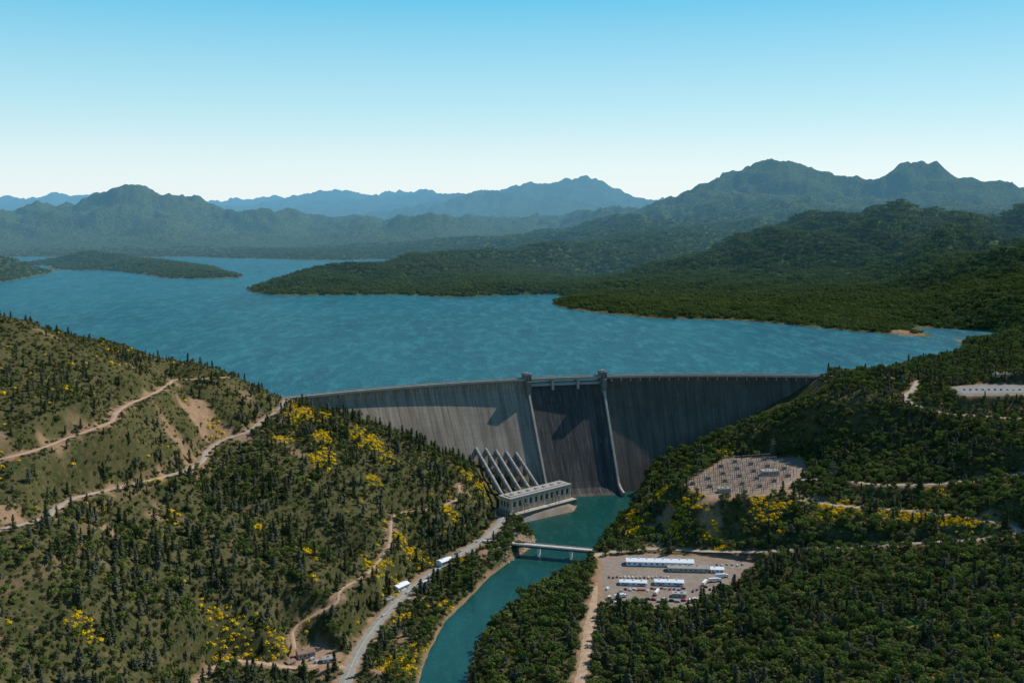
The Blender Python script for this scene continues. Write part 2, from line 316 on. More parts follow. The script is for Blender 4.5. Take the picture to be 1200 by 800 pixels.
def leaf_mat(name,c1,c2,c3=None,dk=.5,tl=.28):
    t=NT(name); oi=t.n('ShaderNodeObjectInfo'); g=t.n('ShaderNodeNewGeometry')
    c=t.mix(oi.outputs['Random'],c1,c2)
    n1=t.noise(g.outputs['Position'],.012,3); c=t.mix(t.math('MULTIPLY',t.ramp(n1,[(.45,(0,0,0)),(.6,(1,1,1))]),.65),c,c3 or c2)
    n2=t.noise(g.outputs['Position'],.6,2); c=t.mix(t.ramp(n2,[(.35,(.1,.1,.1)),(.65,(1,1,1))]),c,(dk,dk,dk),'MULTIPLY')
    d=t.n('ShaderNodeBsdfDiffuse'); t.l(c,d.inputs[0])
    tr=t.n('ShaderNodeBsdfTranslucent'); t.l(t.mix(1.0,c,(1.05,1.1,.6),'MULTIPLY'),tr.inputs[0])
    mx=t.n('ShaderNodeMixShader'); mx.inputs[0].default_value=tl; t.l(d.outputs[0],mx.inputs[1]); t.l(tr.outputs[0],mx.inputs[2])
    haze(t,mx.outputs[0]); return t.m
def simple(name,col,rough=.8,var=.25,scale=.5,metal=0,spec=.3):
    t=NT(name); g=t.n('ShaderNodeNewGeometry'); n1=t.noise(g.outputs['Position'],scale,5,.65)
    c=t.mix(t.ramp(n1,[(.3,(0,0,0)),(.7,(1,1,1))]),tuple(x*(1-var) for x in col),tuple(min(1,x*(1+var)) for x in col))
    b=t.n('ShaderNodeBsdfPrincipled'); t.l(c,b.inputs['Base Color']); b.inputs['Roughness'].default_value=rough; b.inputs['Metallic'].default_value=metal; b.inputs['Specular IOR Level'].default_value=spec
    t.l(b.outputs[0],t.out.inputs[0]); return t.m
def concrete_face(name,base,dark,streak,joint=15.0,stain=.5,big_=.45):
    t=NT(name); uv=t.n('ShaderNodeUVMap'); uv.uv_map='UVMap'; v=uv.outputs[0]
    mp=t.n('ShaderNodeMapping'); mp.inputs['Scale'].default_value=(1.0,.05,1); t.l(v,mp.inputs[0])
    st=t.noise(mp.outputs[0],.10,6,.78); st2=t.noise(mp.outputs[0],.5,4,.75); big=t.noise(v,.018,5,.65); fine=t.noise(v,.35,4,.7)
    c=t.mix(t.ramp(st,[(.42,(0,0,0)),(.60,(.9,.9,.9))]),base,dark)
    c=t.mix(t.math('MULTIPLY',t.ramp(st2,[(.55,(0,0,0)),(.70,(1,1,1))]),stain),c,streak)
    c=t.mix(t.math('MULTIPLY',t.ramp(big,[(.4,(0,0,0)),(.62,(1,1,1))]),big_),c,dark)
    c=t.mix(t.math('MULTIPLY',fine,.6),c,(.5,.5,.5),'MULTIPLY')
    sx=t.n('ShaderNodeSeparateXYZ'); t.l(v,sx.inputs[0])
    j1=t.math('LESS_THAN',t.math('FRACT',t.math('DIVIDE',sx.outputs[0],joint)),.06)
    j2=t.math('LESS_THAN',t.math('FRACT',t.math('DIVIDE',sx.outputs[1],joint*.5)),.05)
    c=t.mix(t.math('MULTIPLY',t.math('MAXIMUM',j1,t.math('MULTIPLY',j2,.5)),.45),c,(.04,.035,.03))
    b=t.n('ShaderNodeBsdfPrincipled'); t.l(c,b.inputs['Base Color']); b.inputs['Roughness'].default_value=.9; b.inputs['Specular IOR Level'].default_value=.05
    bp=t.n('ShaderNodeBump'); bp.inputs['Strength'].default_value=.25; bp.inputs['Distance'].default_value=.4; t.l(fine,bp.inputs['Height']); t.l(bp.outputs[0],b.inputs['Normal'])
    t.l(b.outputs[0],t.out.inputs[0]); return t.m
def water_mat(name,c1,c2,cw,rough,wave,bump,spec=.35,cap=.6):
    t=NT(name); g=t.n('ShaderNodeNewGeometry'); p=g.outputs['Position']
    mp=t.n('ShaderNodeMapping'); mp.inputs['Rotation'].default_value=(0,0,.5); mp.inputs['Scale'].default_value=(1,.35,1); t.l(p,mp.inputs[0])
    n1=t.noise(mp.outputs[0],.0022,6,.65); n2=t.noise(mp.outputs[0],wave,3,.6); n3=t.noise(p,wave*3,4,.75); n4=t.noise(mp.outputs[0],wave*.25,5,.75)
    c=t.mix(t.ramp(n1,[(.35,(0,0,0)),(.65,(1,1,1))]),c1,c2)
    c=t.mix(t.math('MULTIPLY',t.ramp(n4,[(.45,(0,0,0)),(.60,(1,1,1))]),cap*.7),c,tuple(x*.5 for x in c1))
    c=t.mix(t.math('MULTIPLY',t.ramp(t.math('ADD',t.math('MULTIPLY',n2,.5),t.math('MULTIPLY',n3,.5)),[(.49,(0,0,0)),(.58,(1,1,1))]),cap),c,cw)
    h=t.math('ADD',n2,t.math('MULTIPLY',n3,.45))
    b=t.n('ShaderNodeBump'); b.inputs['Strength'].default_value=1; b.inputs['Distance'].default_value=bump; t.l(h,b.inputs['Height'])
    pb=t.n('ShaderNodeBsdfPrincipled'); t.l(c,pb.inputs['Base Color']); pb.inputs['Roughness'].default_value=rough; pb.inputs['IOR'].default_value=1.33; pb.inputs['Specular IOR Level'].default_value=spec
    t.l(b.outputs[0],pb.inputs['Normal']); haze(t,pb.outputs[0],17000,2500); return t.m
M_ter=terrain_mat()
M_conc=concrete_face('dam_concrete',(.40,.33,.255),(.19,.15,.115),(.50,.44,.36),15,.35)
M_conc2=concrete_face('shaded_dam_concrete',(.165,.135,.108),(.085,.070,.056),(.30,.26,.21),15,.35,.6)  # right body: same concrete, its shade painted in as a darker colour
M_spill=concrete_face('spillway_concrete',(.12,.105,.095),(.05,.045,.04),(.55,.53,.50),38,.38)  # darker than the left body, so the colour carries part of the shade
M_crest=simple('crest_concrete',(.36,.32,.27),.9,.2,.1)
M_cdark=simple('weathered_concrete',(.17,.155,.135),.9,.25,.15)
M_asph=simple('road_asphalt',(.24,.225,.20),.9,.2,.15)
M_grav=simple('road_gravel',(.33,.27,.21),.95,.25,.12)
M_dirt=simple('track_dirt',(.38,.26,.17),.95,.25,.15)
M_white=simple('white_paint',(.78,.78,.76),.5,.06,.3)
M_cream=simple('cream_wall',(.52,.40,.28),.8,.15,.2)
M_roofg=simple('grey_roof',(.30,.28,.25),.8,.15,.2)
M_roofw=simple('white_metal_roof',(.74,.75,.76),.45,.08,.3)
M_roofb=simple('brown_roof',(.22,.14,.10),.8,.2,.4)
M_glass=simple('window_glass',(.05,.055,.06),.2,.2,1,0,.4)
M_steel=simple('galvanised_steel',(.30,.30,.30),.5,.15,1)
M_dsteel=simple('weathered_steel',(.13,.13,.13),.6,.15,1)
M_pipe=simple('penstock_paint',(.24,.225,.205),.7,.25,.15)
M_tyre=simple('tyre_rubber',(.03,.03,.03),.9,.1,1)
M_bark=simple('bark',(.12,.085,.06),.95,.2,2)
M_rock=simple('river_rock',(.34,.29,.24),.95,.3,.6)
# ------------------------------------------------------------------ mesh helpers
def link(o,parent=None,coll=None):
    (coll or scene.collection).objects.link(o)
    if parent: o.parent=parent
    return o
def mk(name,V,F,mats,parent=None,mi=None,smooth=False,coll=None,uv=None):
    me=bpy.data.meshes.new(name); me.from_pydata([tuple(map(float,v)) for v in V],[],[tuple(f) for f in F])
    for m in (mats if isinstance(mats,(list,tuple)) else [mats]): me.materials.append(m)
    if mi is not None: me.polygons.foreach_set('material_index',mi)
    if smooth: me.polygons.foreach_set('use_smooth',[True]*len(F))
    if uv is not None:
        ul=me.uv_layers.new(name='UVMap'); vi=np.zeros(len(me.loops),int); me.loops.foreach_get('vertex_index',vi)
        ul.data.foreach_set('uv',np.array(uv,float)[vi].ravel())
    me.update(); return link(bpy.data.objects.new(name,me),parent,coll)
def empty(name,loc=(0,0,0)):
    o=bpy.data.objects.new(name,None); o.location=loc; o.empty_display_size=1; return link(o)
class MB:
    def __init__(s): s.V=[];s.F=[];s.I=[]
    def box(s,c,sz,ax=0.0,mi=0,taper=1.0):
        cx,cy,cz=c; hx,hy,hz=sz[0]/2,sz[1]/2,sz[2]/2; ca,sa=math.cos(ax),math.sin(ax); b=len(s.V)
        for dz in (-1,1):
            k=taper if dz>0 else 1
            for dx,dy in ((-1,-1),(1,-1),(1,1),(-1,1)):
                x,y=dx*hx*k,dy*hy*k; s.V.append((cx+x*ca-y*sa,cy+x*sa+y*ca,cz+dz*hz))
        for f in ((0,3,2,1),(4,5,6,7),(0,1,5,4),(1,2,6,5),(2,3,7,6),(3,0,4,7)): s.F.append(tuple(b+i for i in f)); s.I.append(mi)
    def beam(s,p,q,r,mi=0,n=4,r2=None):
        p=Vector(p);q=Vector(q);d=(q-p)
        if d.length<1e-6:return
        d.normalize(); a=d.orthogonal().normalized(); b_=d.cross(a); b=len(s.V); r2=r if r2 is None else r2
        for pt,rr in ((p,r),(q,r2)):
            for k in range(n):
                t=2*math.pi*(k+.5)/n; s.V.append(tuple(pt+a*math.cos(t)*rr+b_*math.sin(t)*rr))
        for k in range(n): s.F.append((b+k,b+(k+1)%n,b+n+(k+1)%n,b+n+k)); s.I.append(mi)
        s.F.append(tuple(b+k for k in reversed(range(n)))); s.F.append(tuple(b+n+k for k in range(n))); s.I+=[mi,mi]
    def quad(s,a,b,c,d,mi=0):
        k=len(s.V); s.V+=[a,b,c,d]; s.F.append((k,k+1,k+2,k+3)); s.I.append(mi)
    def obj(s,name,mats,parent=None,coll=None,smooth=False): return mk(name,s.V,s.F,mats,parent,s.I,smooth,coll)
# ------------------------------------------------------------------ terrain mesh
def grid_obj(name,Xg,Yg,Zg,mat,attrs):
    nr,na=Xg.shape; me=bpy.data.meshes.new(name); co=np.stack([Xg,Yg,Zg],-1).astype(np.float32)
    me.vertices.add(nr*na); me.vertices.foreach_set('co',co.ravel())
    i=np.arange(nr-1)[:,None]*na+np.arange(na-1)[None]
    q=np.stack([i,i+1,i+na+1,i+na],-1).reshape(-1,4); 
    me.loops.add(q.size); me.polygons.add(len(q))
    me.loops.foreach_set('vertex_index',q.ravel().astype(np.int32)); me.polygons.foreach_set('loop_start',(np.arange(len(q))*4).astype(np.int32))
    me.polygons.foreach_set('use_smooth',np.ones(len(q),bool))
    for k,a in attrs.items():
        at=me.attributes.new(k,'FLOAT','POINT'); at.data.foreach_set('value',a.astype(np.float32).ravel())
    me.update(calc_edges=True); me.materials.append(mat); return link(bpy.data.objects.new(name,me))
grid_obj('terrain',X,Y,H,M_ter,{'bare':BARE,'grass':GRASS,'pave':PAVE,'far':sstep(1700,2300,dist)})
# ------------------------------------------------------------------ water
M_lake=water_mat('lake_water',(.004,.062,.086),(.008,.095,.115),(.034,.185,.205),.36,.05,2.6,.16,.6)
M_river=water_mat('river_water',(.006,.052,.046),(.012,.075,.064),(.02,.11,.095),.2,.15,.3,.35,.35)
arc=[DP(aL+(aR-aL)*i/40,3,-6) for i in range(41)]
lk=[(-60000,30000,-6),(-1400,1150,-6),(-700,1300,-6)]+arc+[(620,1556,-6),(900,1560,-6),(2500,1500,-6),(60000,30000,-6),(60000,60000,-6),(-60000,60000,-6)]
mk('lake_water',lk,[tuple(range(len(lk)))],M_lake)
mk('river_water',[(-330,420,-150),(230,420,-150),(230,1478,-150),(-330,1478,-150)],[(0,1,2,3)],M_river)
# ------------------------------------------------------------------ dam
dam=empty('concrete_dam')
def sweep(name,prof,s0,s1,n,mat,parent,cap=True):
    V=[];F=[];U=[]; m=len(prof)
    for i in range(n+1):
        a=s0+(s1-s0)*i/n
        acc=0
        for k,(t,z) in enumerate(prof):
            if k: acc+=math.hypot(t-prof[k-1][0],z-prof[k-1][1])
            V.append(DP(a,t,z)); U.append((a*RA,acc))
    for i in range(n):
        for k in range(m-1):
            b=i*m+k; F.append((b,b+1,b+m+1,b+m))
    if cap: F.append(tuple(range(m-1,-1,-1))); F.append(tuple(n*m+k for k in range(m)))
    return mk(name,V,F,mat,parent,uv=U)
def main_prof():
    p=[(1,-165),(1,-3.2),(9.2,-3.2),(10,-14)]
    for z in (-24,-40,-60,-80,-100,-120,-140,-165): p.append((face_t(z),z))
    return p
aL2=aL-14/RA; aR2=aR+14/RA
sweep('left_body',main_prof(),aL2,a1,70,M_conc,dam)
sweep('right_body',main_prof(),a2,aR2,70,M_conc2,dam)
og=[(-2,-165),(-2,-14),(1,-11),(5,-10.6),(9,-12.5),(13,-17),(18,-24)]
for z in (-40,-60,-80,-100,-120,-135): og.append((18+SL*(-24-z),z))
tb=og[-1][0]; og+=[(tb+7,-143),(tb+16,-148.5),(tb+28,-150.5),(tb+34,-151),(tb+34,-165)]
sweep('spillway_chute',og,a1+.5/RA,a2-.5/RA,24,M_spill,dam)
sweep('crest_roadway',[(-.6,-1),(-.6,0),(12.4,0),(12.4,-1.4),(10.2,-3.17),(-.6,-3.17),(-.6,-1)],aL2,aR2,140,M_crest,dam)
sweep('upstream_parapet',[(-.5,.003),(-.5,1.5),(.1,1.5),(.1,.003)],aL2,aR2,140,M_crest,dam)
sweep('downstream_parapet',[(11.7,.003),(11.7,1.5),(12.3,1.5),(12.3,.003)],aL2,aR2,140,M_crest,dam)
sweep('road_surface',[(2.2,.02),(2.2,.14),(9.8,.14),(9.8,.02)],aL2,aR2,140,M_asph,dam)
mb=MB()
for aa in (a1,a2):
    x,y,_=DP(aa,7,0)
    mb.box((x,y,-14),(9,22,42),-aa); mb.box((x,y,7.8),(10,20,1.6),-aa); mb.box((x,y,9.2),(6,12,1.4),-aa)
    x,y,_=DP(aa,19.5,0); mb.box((x,y,-14),(7,5,24),-aa)
    for k in (-1,1):
        x,y,_=DP(aa+k*2.4/RA,18.2,0)
        mb.box((x,y,1.5),(1.0,.5,8),-aa,1)
mb.obj('gate_tower',[M_cdark,M_glass],dam)
mb=MB()
for f in (1/3,2/3):
    aa=a1+(a2-a1)*f; x,y,_=DP(aa,6,0); mb.box((x,y,-10),(3.4,17,13.6),-aa)
mb.obj('spillway_pier',[M_crest],dam)
mb=MB()
for i in range(3):
    aa=a1+(a2-a1)*(i+.5)/3; x,y,_=DP(aa,6,0); mb.box((x,y,-9),((a2-a1)*RA/3-4,5,4.5),-aa)
    mb.beam(DP(a1+(a2-a1)*(i+.08)/3,8.6,-7),DP(a1+(a2-a1)*(i+.92)/3,8.6,-7),.5)
mb.obj('drum_gate',[M_steel],dam)
for nm,aa in (('left_training_wall',a1),('right_training_wall',a2)):
    pr=[(t-1,z+ (5 if 9<t<tb+10 else 7)) for t,z in og[4:-1]]
    V=[];F=[];U=[]
    base=[(t,z-3) for t,z in og[4:-1]]
    for da in (-1.5/RA,1.5/RA):
        for (t,z) in pr: V.append(DP(aa+da,t+4,z)); U.append((t*.3+40,z))
        for (t,z) in base: V.append(DP(aa+da,t-2,z-6)); U.append((t*.3+44,z))
    m=len(pr)
    for k in range(m-1):
        F+= [(k,k+1,2*m+k+1,2*m+k),(k,m+k,m+k+1,k+1),(2*m+k,2*m+k+1,3*m+k+1,3*m+k)]
    F.append((m-1,2*m-1,4*m-1,3*m-1))
    mk(nm,V,F,M_crest,dam,uv=U)
mb=MB()
a=aL+8/RA
while a<aR-8/RA:
    if not(a1-6/RA<a<a2+6/RA):
        x,y,_=DP(a,11.0,0); mb.box((x,y,-5.2),(1.3,2.0,4.0),-a)
    a+=15/RA
mb.obj('crest_bracket',[M_crest],dam)
mb=MB(); a=aL
while a<aR:
    p=DP(a,1.2,.1); mb.beam(p,(p[0],p[1],7),.14); q=DP(a,3.2,7.2); mb.beam((p[0],p[1],7),q,.11); a+=45/RA
mb.obj('crest_lamp_posts',[M_steel],dam)
# ------------------------------------------------------------------ penstocks
tops=[(-56,1438,-82),(-42,1442,-84),(-28,1446,-86.5),(-14,1450,-89),(0,1453,-91)]
a_ax=Vector((.75,.66,0)).normalized(); w_ax=Vector((.66,-.75,0)).normalized(); P0=Vector((-16,1305,0)); phr=math.atan2(a_ax.y,a_ax.x)
for i in range(5):
    tx,ty,tz=tops[i]; e=P0+a_ax*(8+16*i)
    top=Vector((tx,ty,tz)); bot=Vector((e.x,e.y,-126)); d=(bot-top)
    pts=[top+Vector((-3,12,1.5))]+[top+d*f for f in (0,.25,.5,.75,.97)]+[bot+Vector((3,-3.4,-6))]
    mb=MB()
    for k in range(len(pts)-1): mb.beam(pts[k],pts[k+1],2.5,0,14)
    nfl=9
    for k in range(nfl):
        c=top+d*((k+.3)/nfl); dd=d.normalized()*.5; mb.beam(c-dd,c+dd,2.9,0,14)
        if k%2==0: mb.box((c.x,c.y,c.z-6.5),(6,3,11),phr+1.57,1)
    mb.obj('penstock_pipe',[M_pipe,M_cdark])
# ------------------------------------------------------------------ powerhouse
ph=empty('powerhouse')
def phc(a,w,z): v=P0+a_ax*a+w_ax*w; return (v.x,v.y,z)
PL=110
mb=MB(); mb.box(phc(PL/2,10,-133),(PL,22,24),phr)
mb.obj('main_hall',[M_cream],ph)
mb=MB(); mb.box(phc(PL/2,10,-120.3),(PL+2,24,1.4),phr); mb.box(phc(PL/2,10,-119.1),(PL-8,14,1.0),phr)
for k in range(7): mb.box(phc(12+k*14.5,10,-117.9),(4,4,1.4),phr)
mb.obj('roof',[M_roofg],ph)
mb=MB(); mb.box(phc(PL/2,25.8,-144),(PL+4,9,8),phr); mb.box(phc(PL/2,25.8,-139.6),(PL+5,9.8,.8),phr,1); mb.box(phc(-4,9,-141),(7.8,22,8),phr); mb.box(phc(64,-7,-137),(76,11.8,14),phr)
mb.obj('tailrace_deck',[M_cdark,M_crest],ph)
mb=MB()
for k in range(11):
    mb.box(phc(7+k*9.6,21.1,-128.5),(3.4,.5,7),phr,0)
    mb.box(phc(7+k*9.6,30.4,-146.5),(5.6,.5,4.2),phr,0)  # draft openings, not glazing: dark panels with the inner shade as colour
for k in range(3): mb.box(phc(-.1,4+k*6,-128.5),(.5,2.6,7),phr,0)
mb.obj('windows',[M_glass],ph)
mb=MB()
for k in range(12): mb.box(phc(2.2+k*9.6,21.35,-132.5),(1.6,.9,23),phr,0)
mb.box(phc(PL/2,21.5,-122.6),(PL+.6,.7,1.6),phr); mb.box(phc(PL/2,21.45,-136.5),(PL+.4,.6,1.0),phr)
mb.obj('pilasters',[M_cream],ph)
mb=MB()
for k in (18,74):
    for s_ in (22.5,29):
        mb.beam(phc(k,s_,-139),phc(k,s_,-128),.35); mb.beam(phc(k+6,s_,-139),phc(k+6,s_,-128),.35); mb.beam(phc(k,s_,-128),phc(k+6,s_,-128),.4)
    mb.beam(phc(k+3,21.8,-127.6),phc(k+3,30,-127.6),.6)
mb.obj('gantry_crane',[M_dsteel],ph)
# ------------------------------------------------------------------ roads
def ribbon(name,pts,w,mat,off=.45,lat=0.0):
    pts=np.array(pts); t=np.gradient(pts[:,:2],axis=0); t/=np.linalg.norm(t,axis=1)[:,None]+1e-9; nrm=np.stack([-t[:,1],t[:,0]],1)
    V=[];F=[]
    for i in range(len(pts)):
        jit=1+.08*math.sin(i*1.3)+.07*math.sin(i*.37)
        for k in (-1,-.33,.33,1):
            x=pts[i,0]+nrm[i,0]*(lat+k*w/2*jit); y=pts[i,1]+nrm[i,1]*(lat+k*w/2*jit)
            V.append((x,y,pts[i,2]+off-(.25 if abs(k)==1 else 0)))
    for i in range(len(pts)-1):
        for k in range(3): b=i*4+k; F.append((b,b+1,b+5,b+4))
    return mk(name,V,F,mat)
for k,r in roads.items():
    ribbon(k,r['pts'],r['w'],{'dirt':M_dirt,'gravel':M_grav,'asphalt':M_asph}[r['m']])
M_line=simple('road_paint',(.7,.6,.2),.7,.1,1)
M_wline=simple('white_road_paint',(.75,.75,.72),.7,.1,1)
ribbon('road_centre_line',roads['valley_road']['pts'],.35,M_line,off=.55)
pk=[S(u,v,6) for u,v in [(1116,455),(1150,452),(1206,452),(1208,460),(1130,462)]]
mk('parking_lot',[(x,y,6.25) for x,y,_ in pk],[tuple(range(5))],simple('parking_asphalt',(.17,.165,.16),.9,.15,.1))
mb=MB(); a_=Vector(S(1128,457,6)); b_=Vector(S(1204,456,6))
for k in range(26):
    c=a_.lerp(b_,k/25); mb.box((c.x,c.y,6.3),(.2,9,.02),0)
mb.obj('parking_bay_lines',[M_wline])
# ------------------------------------------------------------------ bridge
br=empty('river_bridge'); b0=Vector(S(566,633,-138)); b1=Vector(S(699,645,-138)); b0.z=b1.z=-138.2; bd=(b1-b0); ba=math.atan2(bd.y,bd.x); bc=(b0+b1)/2
mb=MB(); mb.box((bc.x,bc.y,-138),(bd.length,9.5,.8),ba); mb.obj('deck',[simple('bridge_concrete',(.46,.43,.38),.85,.12,.2)],br)
sn=Vector((-math.sin(ba),math.cos(ba),0))
mb=MB()
for s_ in (-3.2,0,3.2):
    c=bc+sn*s_; mb.box((c.x,c.y,-139.6),(bd.length,.8,2.3),ba)
mb.obj('girders',[M_dsteel],br)
mb=MB()
for f in (.22,.5,.78):
    c=b0+bd*f
    for s_ in (-3,3): q=c+sn*s_; mb.box((q.x,q.y,-147),(2,2.2,12.6),ba)
    mb.box((c.x,c.y,-141.5),(2.4,9,1.4),ba)
mb.obj('piers',[M_white],br)
mb=MB()
for s_ in (-4.6,4.6):
    c=bc+sn*s_; mb.box((c.x,c.y,-137.0),(bd.length,.25,.9),ba)
mb.obj('railings',[M_crest],br)
# ------------------------------------------------------------------ buildings
def building(name,u,v,z,rot,Lb,Wb,Hb,wall,roof,kind='gable',nw=6):
    x,y,_=S(u,v,z); z=float(height(x,y))-.3
    e=empty(name,(x,y,z)); e.rotation_euler=(0,0,rot)
    mb=MB(); mb.box((0,0,Hb/2),(Lb,Wb,Hb)); 
    if kind=='gable':
        rh=Wb*.16; b=len(mb.V)
        for sx in (-1,1): mb.V+= [(sx*Lb/2,-Wb/2,Hb),(sx*Lb/2,Wb/2,Hb),(sx*Lb/2,0,Hb+rh)]
        mb.F+=[(b,b+1,b+2),(b+3,b+5,b+4)]; mb.I+=[0,0]
    mb.obj('walls',[wall],e)
    mb=MB()
    if kind=='gable':
        rh=Wb*.16; o=.6; l=Lb/2+o
        for s_ in (-1,1):
            e0=(Wb/2+o)*s_; zl=Hb-.16*2*o+.15; zt=Hb+rh+.15
            mb.quad((-l,e0,zl),(l,e0,zl),(l,0,zt),(-l,0,zt)); mb.quad((-l,e0,zl-.25),(l,e0,zl-.25),(l,0,zt-.25),(-l,0,zt-.25)); mb.quad((-l,e0,zl-.25),(l,e0,zl-.25),(l,e0,zl),(-l,e0,zl))
        for k in range(int(Lb//9)): mb.box((-Lb/2+5+k*9,0,Hb+rh+.5),(1.1,1.1,.9))
    else:
        mb.box((0,0,Hb+.25),(Lb+.8,Wb+.8,.5)); mb.box((Lb*.2,0,Hb+1),(2.5,2,1)); mb.box((-Lb*.25,0,Hb+.9),(1.6,1.6,.8))
    mb.obj('roof',[roof],e)
    mb=MB()
    for s_ in (-1,1):
        for k in range(nw): mb.box((-Lb/2+Lb*(k+.5)/nw,s_*(Wb/2+.04),Hb*.55),(min(2.2,Lb/nw*.5),.12,Hb*.32))
    mb.obj('windows',[M_glass],e)
    mb=MB()
    for k in (-.3,.3): mb.box((k*Lb,-Wb/2-.08,Hb*.36),(min(3.2,Lb*.12),.16,Hb*.7))
    mb.box((Lb/2+.08,0,Hb*.4),(.16,Wb*.3,Hb*.78)); mb.obj('doors',[M_steel],e)
    return e
building('warehouse',773,661,-138.5,-.07,74,12,5,M_white,M_roofw,nw=12)
building('warehouse',806,668,-138.5,-.07,44,10,4.5,M_cream,M_roofg,nw=8)
building('storage_shed',840,669,-138.5,-.07,14,9,4,M_white,M_roofw,nw=3)
building('site_office',742,684,-138.5,-.1,28,8,3.6,M_white,M_roofw,nw=5)
building('site_office',784,684,-138.5,-.1,30,9,4,M_white,M_roofw,nw=5)
building('site_office',796,698,-138.5,-.15,14,7,3.6,M_cream,M_roofg,'flat',3)
building('farm_house',358,768,-139,.5,15,10,5,M_cream,M_roofb,nw=4)
building('farm_shed',384,774,-139,.3,9,6,3.5,M_white,M_roofg,nw=2)
building('farm_shed',340,778,-139,.9,8,6,3,M_cream,M_roofb,nw=2)
building('maintenance_building',470,690,-141,.95,17,9,5,M_white,M_roofw,nw=4)
building('maintenance_building',521,661,-141,.85,17,9,5.5,M_white,M_roofw,nw=4)
building('storage_shed',508,676,-141,.85,12,6,3,M_white,M_roofg,'flat',3)
building('storage_shed',598,626,-142,.7,12,6,4,M_cream,M_roofg,'flat',3)
building('storage_shed',456,704,-141,.95,10,5,3.2,M_cream,M_roofg,'flat',2)
building('control_building',552,652,-140,.85,11,7,4,M_cream,M_roofg,'flat',3)
building('visitor_center',1178,446,8,.1,34,12,5,M_cream,M_roofb,nw=7)
building('control_building',902,556,-88,.1,22,10,6,M_cream,M_roofg,'flat',5)
building('control_building',848,576,-88,.2,14,8,5,M_cream,M_roofg,'flat',4)
# ------------------------------------------------------------------ vehicles
def car_mesh(name,paint,van=False):
    mb=MB(); Lc,Wc=(5.6,2.1) if van else (4.5,1.85)
    mb.box((0,0,.68),(Lc,Wc,.62)); mb.box((0,0,1.02),(Lc*.96,Wc*.95,.12))
    if van: mb.box((-.4,0,1.6),(4.4,1.95,1.1),0,0,.93)
    else: mb.box((-.15,0,1.3),(2.6,1.7,.5),0,0,.8)
    if van: mb.box((1.35,0,1.55),(.9,1.8,.7),0,1,.9)
    else: mb.box((-.15,0,1.27),(2.75,1.62,.34),0,1,.82); mb.box((-.15,0,1.24),(2.1,1.78,.3),0,1,.9)
    for sx in (-Lc*.31,Lc*.31):
        for sy in (-1,1): mb.beam((sx,sy*(Wc/2-.22),.36),(sx,sy*(Wc/2+.03),.36),.36,2,12)
    mb.box((Lc/2+.02,0,.55),(.1,Wc*.9,.2),0,2); mb.box((-Lc/2-.02,0,.55),(.1,Wc*.9,.2),0,2)
    return mb,[paint,M_glass,M_tyre]
paints=[simple('car_paint_'+n_,c,.3,.04,1) for n_,c in (('white',(.75,.75,.75)),('silver',(.42,.43,.45)),('black',(.03,.03,.035)),('red',(.4,.04,.03)),('blue',(.05,.1,.28)))]
carm=[]
for i,pnt in enumerate(paints):
    for van in (False,True):
        mb,mt=car_mesh('car',pnt,van); me=bpy.data.meshes.new('vehicle_body'); me.from_pydata(mb.V,[],mb.F)
        for m in mt: me.materials.append(m)
        me.polygons.foreach_set('material_index',mb.I); me.update(); carm.append(me)
def put(name,me,u,v,z,rot):
    x,y,_=S(u,v,z); o=bpy.data.objects.new(name,me); o.location=(x,y,float(height(x,y))+.06+(.22 if z==6 else 0)); o.rotation_euler=(0,0,rot); return link(o)
rc=random.Random(5)
for i in range(16): put('parked_car',carm[rc.choice([0,2,4,0,6,8])],714+i*4.6,676.5+rc.uniform(-.4,.4),-138.5,1.5+rc.uniform(-.05,.05))
for i in range(15): put('parked_car',carm[rc.choice([0,2,4,6,8])],728+i*5.2,691+rc.uniform(-1.5,1.5),-138.5,rc.uniform(0,3))
for i in range(11): put('parked_van',carm[rc.choice([1,3,7,1,5])],745+i*7,704+rc.uniform(-2,2),-138.5,rc.uniform(-.5,.5))
for i in range(6): put('parked_car',carm[rc.choice([0,2,8])],840+i*6,662+rc.uniform(-1,1),-138.5,1.5)
for i in range(8): put('parked_car',carm[rc.choice([0,4,6,8])],812+i*5,690+rc.uniform(-3,3),-138.5,rc.uniform(0,3))
for (u,v) in [(712,690),(714,700),(722,706)]: put('parked_van',carm[1],u,v,-138.5,1.0)
for i in range(10): put('parked_car',carm[rc.choice([0,2,4,6])],1130+i*7.2,457,6,1.57)
for (u,v) in [(478,695),(492,684),(515,668),(535,650),(541,647),(480,702),(560,637),(450,722),(486,690),(500,686),(528,657),(590,628),(594,632),(366,775),(372,778)]: put('parked_van',carm[rc.choice([1,1,3,9])],u,v,-141,.9)
def trailer(u,v,z,rot):
    mb=MB(); mb.box((-1.5,0,2.6),(11,2.5,2.8)); mb.box((5.6,0,1.9),(2.2,2.4,2.5),0,0,.9); mb.box((6.2,0,2.3),(1.2,2.1,.8),0,1); mb.box((0,0,1.05),(13,1.2,.3),0,2)
    for sx in (-5.5,-4.3,3.3,5.8):
        for sy in (-1,1): mb.beam((sx,sy*.9,.5),(sx,sy*1.25,.5),.5,2,12)
    x,y,_=S(u,v,z); o=mb.obj('box_truck',[paints[0],M_glass,M_tyre]); o.location=(x,y,float(height(x,y))+.06); o.rotation_euler=(0,0,rot)
for (u,v,r) in [(846,676,.1),(838,681,.2),(770,695,1.2),(727,700,.4),(500,681,.9),(812,705,.5),(826,684,1.1)]: trailer(u,v,-138.5,r)
